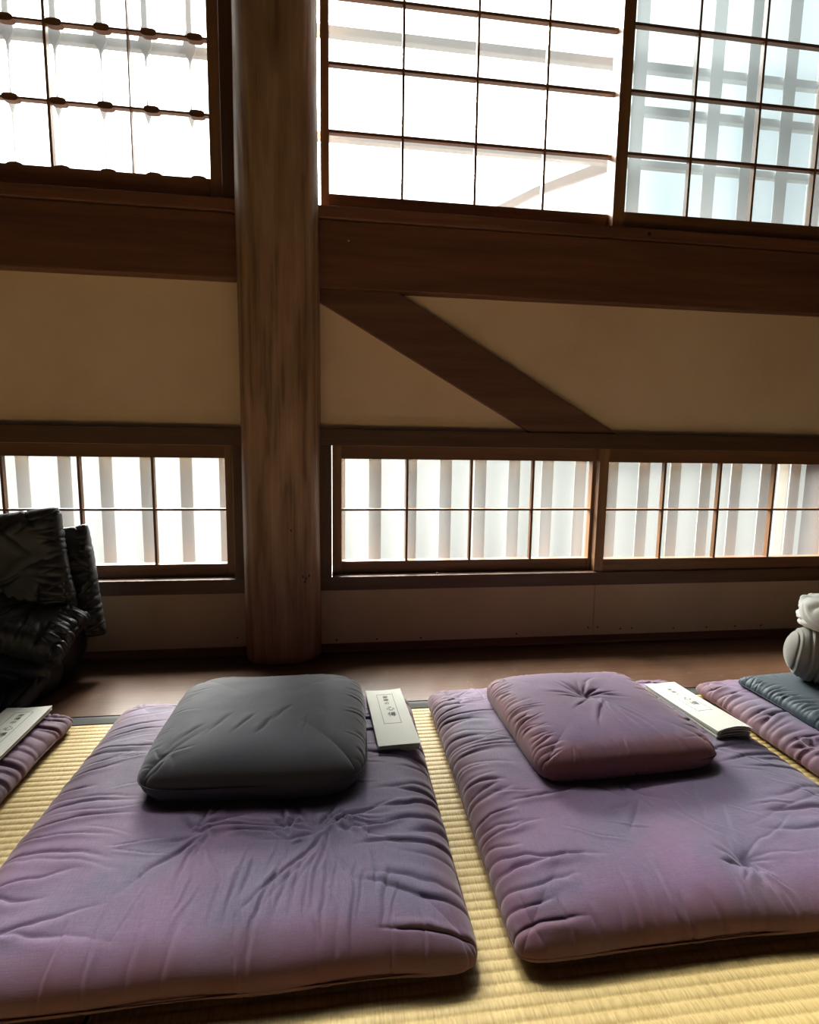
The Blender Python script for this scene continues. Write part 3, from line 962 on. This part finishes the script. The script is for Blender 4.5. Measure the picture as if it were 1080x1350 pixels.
# ---- charcoal sitting cushion
def cushion(name, loc, rz, W, D, T, mat, seam_mat, label, folds, seed, group=None, **k):
    r = empty(name, loc, rz)
    pillow('padded_cover', W, D, T, mat, folds, seed, 260, parent=r, **k)
    seam_line('seam', W, D, T * k.get('mid', 0.3), seam_mat, r, k.get('ear', 0.006), k.get('corner', 26))
    tag(r, label, 'cushion', group)
    return r

rng = np.random.RandomState(5)
f = Folds()
WA, DA = 0.386, 0.372
edge_folds(f, WA, DA, rng, 'LRB', 14, 0.02, 0.06, 0.0014, 0.0035, 0.35)
star_folds(f, -0.145, -0.140, rng, 6, 0.02, 0.05, 0.0020, 0.0050)
for x_, y_, a_, l_, w_, m_ in ((-0.02, -0.045, -1.95, 0.075, 0.0055, 0.0013), (0.012, -0.060, -1.85, 0.060, 0.0050, 0.0014), (0.075, -0.055, -1.62, 0.050, 0.0035, 0.0010),
                               (-0.06, -0.035, -2.15, 0.085, 0.0065, 0.0009), (0.035, -0.02, -2.0, 0.06, 0.008, 0.0010), (-0.11, -0.07, -2.3, 0.06, 0.0060, 0.0010),
                               (0.10, -0.03, -1.5, 0.07, 0.008, 0.0008)):
    f.add(x_, y_, a_, l_, w_, m_, rng.uniform(-1.5, 1.5))
ca = cushion('sitting_cushion', (-0.138, 1.022, 0.058), -0.02, WA, DA, 0.082, DARK, DARK_SEAM, 'plump charcoal grey square cushion on the left purple mat', f, 71,
             lumps=0.0035, p=6.5, q=2.0, mid=0.48, crown=0.010, ear=0.003, corner=6.5, wear_w=0.03)

f = Folds()
WB, DB = 0.358, 0.348
edge_folds(f, WB, DB, rng, 'L', 28, 0.02, 0.06, 0.0022, 0.0036, 0.3)
edge_folds(f, WB, DB, rng, 'RFB', 14, 0.02, 0.06, 0.0016, 0.0036, 0.3)
star_folds(f, 0.010, 0.030, rng, 13, 0.04, 0.11, 0.0026, 0.0048)
star_folds(f, 0.020, 0.000, rng, 6, 0.08, 0.16, 0.0018, 0.0045, -math.pi * 0.7, -math.pi * 0.25)
cb = cushion('sitting_cushion', (0.523, 1.012, 0.057), 0.045, WB, DB, 0.068, PURPLE_Z, PURPLE_SEAM, 'purple square cushion with dimpled centre and orange-pink edges, on the right-hand purple mat', f, 83,
             lumps=0.003, p=7.0, q=2.2, crown=0.004, tufts=((0.010, 0.030, 0.018, 0.026),), ear=0.003, corner=10, mid=0.42, wear_w=0.045)

f = Folds()
edge_folds(f, 0.40, 0.40, rng, 'L', 34, 0.03, 0.07, 0.0016, 0.0036, 0.4)
edge_folds(f, 0.40, 0.40, rng, 'RFB', 14, 0.02, 0.06, 0.0014, 0.0036, 0.3)
cc = cushion('flat_cushion', (1.222, 1.012, 0.046), 0.03, 0.40, 0.40, 0.036, TEAL, DARK_SEAM, 'flat teal blue cushion on the far right mat, beneath the grey roll', f, 91,
             lumps=0.0015, ear=0.004, p=12)

# ---- booklets: folded covers with a framed title
def glyphs(name, txt, size, parent, x, y, z, mat, squash=1.0):
    c = bpy.data.curves.new(name, 'FONT')
    c.body = txt; c.size = size; c.align_x = 'CENTER'; c.align_y = 'CENTER'; c.extrude = 0.00012
    o = bpy.data.objects.new(name, c); COL.objects.link(o)
    dg = bpy.context.evaluated_depsgraph_get()
    me = bpy.data.meshes.new_from_object(o.evaluated_get(dg))
    bpy.data.objects.remove(o); bpy.data.curves.remove(c)
    me.materials.clear()
    o = link_mesh(name, me, mat, parent)
    o.location = (x, y, z)
    return o


def curved_sheet(name, W, D, z0, th, lift, mat, parent, nx=10, ny=24, skew=0.0):
    """sheet of paper of thickness th whose height follows lift(u,v)"""
    us = np.linspace(-.5, .5, nx); vs = np.linspace(-.5, .5, ny)
    V = []; F = []
    for k in (0, 1):
        for v_ in vs:
            for u_ in us:
                V.append((W * u_ + skew * v_, D * v_, z0 + lift(u_, v_) + k * th))
    N = nx * ny
    for i in range(ny - 1):
        for j in range(nx - 1):
            a = i * nx + j
            F.append((a, a + nx, a + nx + 1, a + 1)); F.append((N + a, N + a + 1, N + a + nx + 1, N + a + nx))
    rim = [j for j in range(nx)] + [i * nx + nx - 1 for i in range(1, ny)] + [(ny - 1) * nx + j for j in range(nx - 2, -1, -1)] + [i * nx for i in range(ny - 2, 0, -1)]
    for a, b in zip(rim, rim[1:] + rim[:1]): F.append((a, b, N + b, N + a))
    me = bpy.data.meshes.new(name); me.from_pydata(V, [], F); me.validate()
    return link_mesh(name, me, mat, parent)


def booklet(loc, rot, W, D, T, label, leaves, lift, frame_c=(0.0, 0.03), frame_s=(0.036, 0.13)):
    r = empty('booklet', loc); r.rotation_euler = rot
    for i in range(leaves):
        z = T * i / leaves
        fr = i / max(1, leaves)
        curved_sheet('folded_leaf', W * 0.985, D * (0.985 - 0.008 * (i % 2)), z, T / leaves * 0.72, (lambda u, v, fr=fr: lift(u, v) * fr), PAPER_EDGE if i % 2 else PAPER, r, skew=0.0015 * (i % 3))
    curved_sheet('cover', W, D, T, 0.0007, lambda u, v: lift(u, v), PAPER, r)
    zt = T + 0.0008
    fx, fy = frame_c; fw, fh = frame_s
    L0 = lift(0, 0)
    # printed title frame and title, sitting on the cover
    m = MB(); t_ = 0.0009
    def zz(x_, y_): return zt + lift(x_ / W, y_ / D)
    def strip(xa, ya, xb, yb, n=10):
        for k in range(n):
            p0 = (xa + (xb - xa) * k / n, ya + (yb - ya) * k / n); p1 = (xa + (xb - xa) * (k + 1) / n, ya + (yb - ya) * (k + 1) / n)
            z0 = zz((p0[0] + p1[0]) / 2, (p0[1] + p1[1]) / 2)
            m.box(min(p0[0], p1[0]) - t_ / 2, max(p0[0], p1[0]) + t_ / 2, min(p0[1], p1[1]) - t_ / 2, max(p0[1], p1[1]) + t_ / 2, z0, z0 + 0.0002)
    x0, x1, y0, y1 = fx - fw / 2, fx + fw / 2, fy - fh / 2, fy + fh / 2
    strip(x0, y0, x1, y0); strip(x0, y1, x1, y1); strip(x0, y0, x0, y1); strip(x1, y0, x1, y1)
    m.build('title_frame', INK, r)
    for ch, dy, sz in (('坐', 0.052, 0.0125), ('禅', 0.037, 0.0125), ('の', 0.022, 0.0115), ('心', -0.003, 0.019), ('得', -0.029, 0.019)):
        yy = fy + dy * fh / 0.13
        glyphs('title_character', ch, sz, r, fx + (0.004 if sz > 0.015 else 0.0), yy, zz(fx, yy) + 0.0003, INK)
    tag(r, label, 'booklet', 'white booklets beside the cushions')
    return r

booklet((0.111, 1.083, 0.0645), (0.0, 0.0, 0.055), 0.082, 0.235, 0.0125, 'white booklet with framed title, lying between the charcoal cushion and the mat edge', 4,
        lambda u, v: 0.0020 * (2 * abs(u)) ** 2 * (v + .5) + 0.002 * max(0, -v))
booklet((0.795, 1.058, 0.0625), (0.0, -0.01, 0.06), 0.082, 0.240, 0.011, 'white booklet with fanned open leaves, right of the purple cushion', 5,
        lambda u, v: 0.017 * (0.5 - v) ** 1.5 * (0.55 + 0.9 * (0.5 - u) * (0.5 + u) * 2) + 0.003 * max(0, -u - .2))
booklet((-0.672, 1.112, 0.0545), (0.0, 0.0, 0.02), 0.092, 0.235, 0.006, 'white booklet on the far left mat, nearest the black jacket', 2,
        lambda u, v: 0.003 * (2 * abs(u)) ** 2 * max(0, v + .2))

# ---- black padded jacket heaped on the boards
jk = empty('padded_jacket', (-0.86, 1.47, 0.0))
tag(jk, 'black padded jacket heaped on the boards at the left, against the window', 'jacket')

def blob(name, c, rad, mat, parent, seed, rot=(0, 0, 0), n=120, ex=2.6, fold_n=30, amp=0.006, wd=0.010, lumps=0.012, zmin=None, dirs=None, lr=(0.05, 0.16)):
    """lumpy cloth mass: a superellipsoid with creases; clipped flat at zmin (world z of the parent)"""
    rng = np.random.RandomState(seed)
    th = np.linspace(0, 2 * np.pi, 2 * n, endpoint=False)
    ph = np.linspace(-np.pi / 2, np.pi / 2, n)
    T_, P_ = np.meshgrid(th, ph)
    sp = lambda a: np.sign(a) * np.abs(a) ** (2 / ex)
    x = sp(np.cos(P_)) * sp(np.cos(T_)); y = sp(np.cos(P_)) * sp(np.sin(T_)); z = sp(np.sin(P_))
    B = np.stack([x * rad[0], y * rad[1], z * rad[2]], -1)
    nrm = np.stack([x / rad[0], y / rad[1], z / rad[2]], -1); nrm /= np.linalg.norm(nrm, axis=-1, keepdims=True) + 1e-9
    d = (vnoise(B[..., 0] + B[..., 1] * 0.6, B[..., 2] + B[..., 1] * 0.5, seed, 9.0) * lumps +
         vnoise(B[..., 0] - B[..., 1] * 0.7, B[..., 2] * 1.1 + B[..., 0] * .3, seed + 3, 20.0) * lumps * 0.45)
    # creases drawn in the plane facing the room (x,z), felt on every side
    f = Folds()
    for i in range(fold_n):
        a = rng.uniform(0, 2 * math.pi) if dirs is None else rng.choice(dirs) + rng.uniform(-.35, .35)
        f.add(rng.uniform(-1, 1) * rad[0], rng.uniform(-1, 1) * rad[2], a, rng.uniform(*lr), wd * rng.uniform(.5, 1.4), amp * rng.uniform(.3, 1.0), rng.uniform(-4, 4))
    d = d + f.field(B[..., 0] + 0.25 * B[..., 1], B[..., 2] - 0.3 * B[..., 1])
    B = B + nrm * d[..., None]
    Rm = np.array(Matrix.Rotation(rot[2], 3, 'Z') @ Matrix.Rotation(rot[1], 3, 'Y') @ Matrix.Rotation(rot[0], 3, 'X'))
    V = B.reshape(-1, 3) @ Rm.T + np.array(c)
    if zmin is not None: V[:, 2] = np.maximum(V[:, 2], zmin)
    m2_ = 2 * n
    ii, jj = np.meshgrid(np.arange(n - 1), np.arange(m2_), indexing='ij')
    F = np.stack([ii * m2_ + jj, ii * m2_ + (jj + 1) % m2_, (ii + 1) * m2_ + (jj + 1) % m2_, (ii + 1) * m2_ + jj], -1).reshape(-1, 4)
    me = mesh_np(name, V, F)
    return link_mesh(name, me, mat, parent)

def J(x, y, z): return (x + 0.86, y - 1.47, z)
def puff(name, c, W, D, T, rot, seed, nf=22, amp=0.006, wd=0.006, sides='LRFB', lmin=0.03, lmax=0.10, p=5.0, extra=(), n=170):
    rng = np.random.RandomState(seed)
    f = Folds()
    edge_folds(f, W, D, rng, sides, nf, lmin, lmax, amp, wd, 0.5)
    for i in range(10):
        f.add(rng.uniform(-.4, .4) * W, rng.uniform(-.4, .4) * D, rng.uniform(0, 6.28), rng.uniform(.04, .14), wd * 1.3, amp * .5, rng.uniform(-4, 4))
    for e_ in extra: f.add(*e_)
    o = pillow(name, W, D, T, NYLON, f, seed, n, p=p, q=2.0, mid=0.5, ear=0.03, corner=12, lumps=0.007, flat=False, parent=jk)
    o.rotation_euler = [math.radians(a) for a in rot]
    o.location = c
    return o
blob('body', J(-0.885, 1.515, 0.15), (0.20, 0.095, 0.185), NYLON, jk, 101, (0, 0.05, 0), zmin=0.0, amp=0.004, lumps=0.008)
puff('back_panel', J(-0.905, 1.515, 0.326), 0.43, 0.255, 0.105, (86, -7, 4), 103, 16, 0.0045, 0.006)
puff('collar', J(-0.705, 1.585, 0.262), 0.32, 0.085, 0.07, (80, 84, 0), 105, 18, 0.004, 0.005, 'FB', 0.02, 0.06)
puff('sleeve', J(-0.850, 1.420, 0.172), 0.38, 0.17, 0.095, (24, 20, 6), 107, 20, 0.005, 0.006, 'FBR', 0.03, 0.09)
blob('hem', J(-0.87, 1.43, 0.075), (0.165, 0.075, 0.080), NYLON, jk, 109, (0, 0.12, -0.12), n=90, zmin=0.0, amp=0.004, lumps=0.008)
puff('cuff', J(-0.830, 1.372, 0.030), 0.23, 0.12, 0.055, (24, 10, -8), 111, 16, 0.004, 0.005, 'FB', 0.03, 0.07)

# ---- grey rolled garment and the white fleece on it
gr = empty('rolled_garment', (1.112, 1.168, 0.0845), -0.52)
tag(gr, 'grey ribbed rolled-up garment on the teal cushion at the right edge', 'garment')
def capsule_roll(name, L, rt, mat, parent, creases, seed=1, na=340, nb=90):
    """soft roll along +x: rounded near end at x=0, ring creases at the given stations"""
    A = np.linspace(0, 1, na) ** 1.3 * L; Bt = np.linspace(0, 2 * np.pi, nb, endpoint=False)
    A2, B2 = np.meshgrid(A, Bt, indexing='ij')
    e1 = np.sqrt(np.clip(1 - (1 - np.clip(A2 / (rt * 0.85), 0, 1)) ** 2, 0, 1))
    e2 = np.sqrt(np.clip(1 - (1 - np.clip((L - A2) / (rt * 0.85), 0, 1)) ** 2, 0, 1))
    r = rt * np.minimum(e1, e2)
    for c_, dep, wd_, sl in creases:
        st = c_ + sl * np.sin(B2 + 0.6) + 0.0012 * np.sin(3 * B2 + c_ * 90)
        d = (A2 - st) / wd_
        r = r - dep * np.exp(-np.abs(d) ** 1.4) + dep * 0.35 * np.exp(-((d - 2.0) / 1.5) ** 2)
    r = r + vnoise(A2 * 1.0, B2 * 0.06, seed, 22.0) * 0.0025 * e1
    r = np.maximum(r, 0.0005)
    Y = r * np.cos(B2); Z = rt + r * np.sin(B2)
    Z = np.maximum(Z, 0.0015)
    V = np.stack([A2, Y, Z], -1).reshape(-1, 3)
    ii, jj = np.meshgrid(np.arange(na - 1), np.arange(nb), indexing='ij')
    F = np.stack([ii * nb + jj, (ii + 1) * nb + jj, (ii + 1) * nb + (jj + 1) % nb, ii * nb + (jj + 1) % nb], -1).reshape(-1, 4)
    return link_mesh(name, mesh_np(name, V, F), mat, parent)
capsule_roll('ribbed_roll', 0.30, 0.066, GREY, gr, [(0.020, 0.0050, 0.0018, 0.006), (0.043, 0.0050, 0.0026, 0.008), (0.066, 0.0080, 0.0026, 0.008),
             (0.098, 0.0095, 0.0060, 0.007), (0.128, 0.003, 0.002, 0.006), (0.16, 0.005, 0.003, 0.006), (0.20, 0.004, 0.003, 0.006), (0.24, 0.004, 0.003, 0.006)], 3)

wh = empty('fleece_cloth', (1.212, 1.125, 0.2190))
tag(wh, 'crumpled white fleece on top of the grey rolled garment', 'cloth')
blob('cloth', (0, 0, 0.032), (0.080, 0.07, 0.050), WHITEF, wh, 121, (0, 0, 0), n=90, fold_n=70, amp=0.004, wd=0.0045, lumps=0.006, lr=(0.02, 0.06), zmin=0.0)
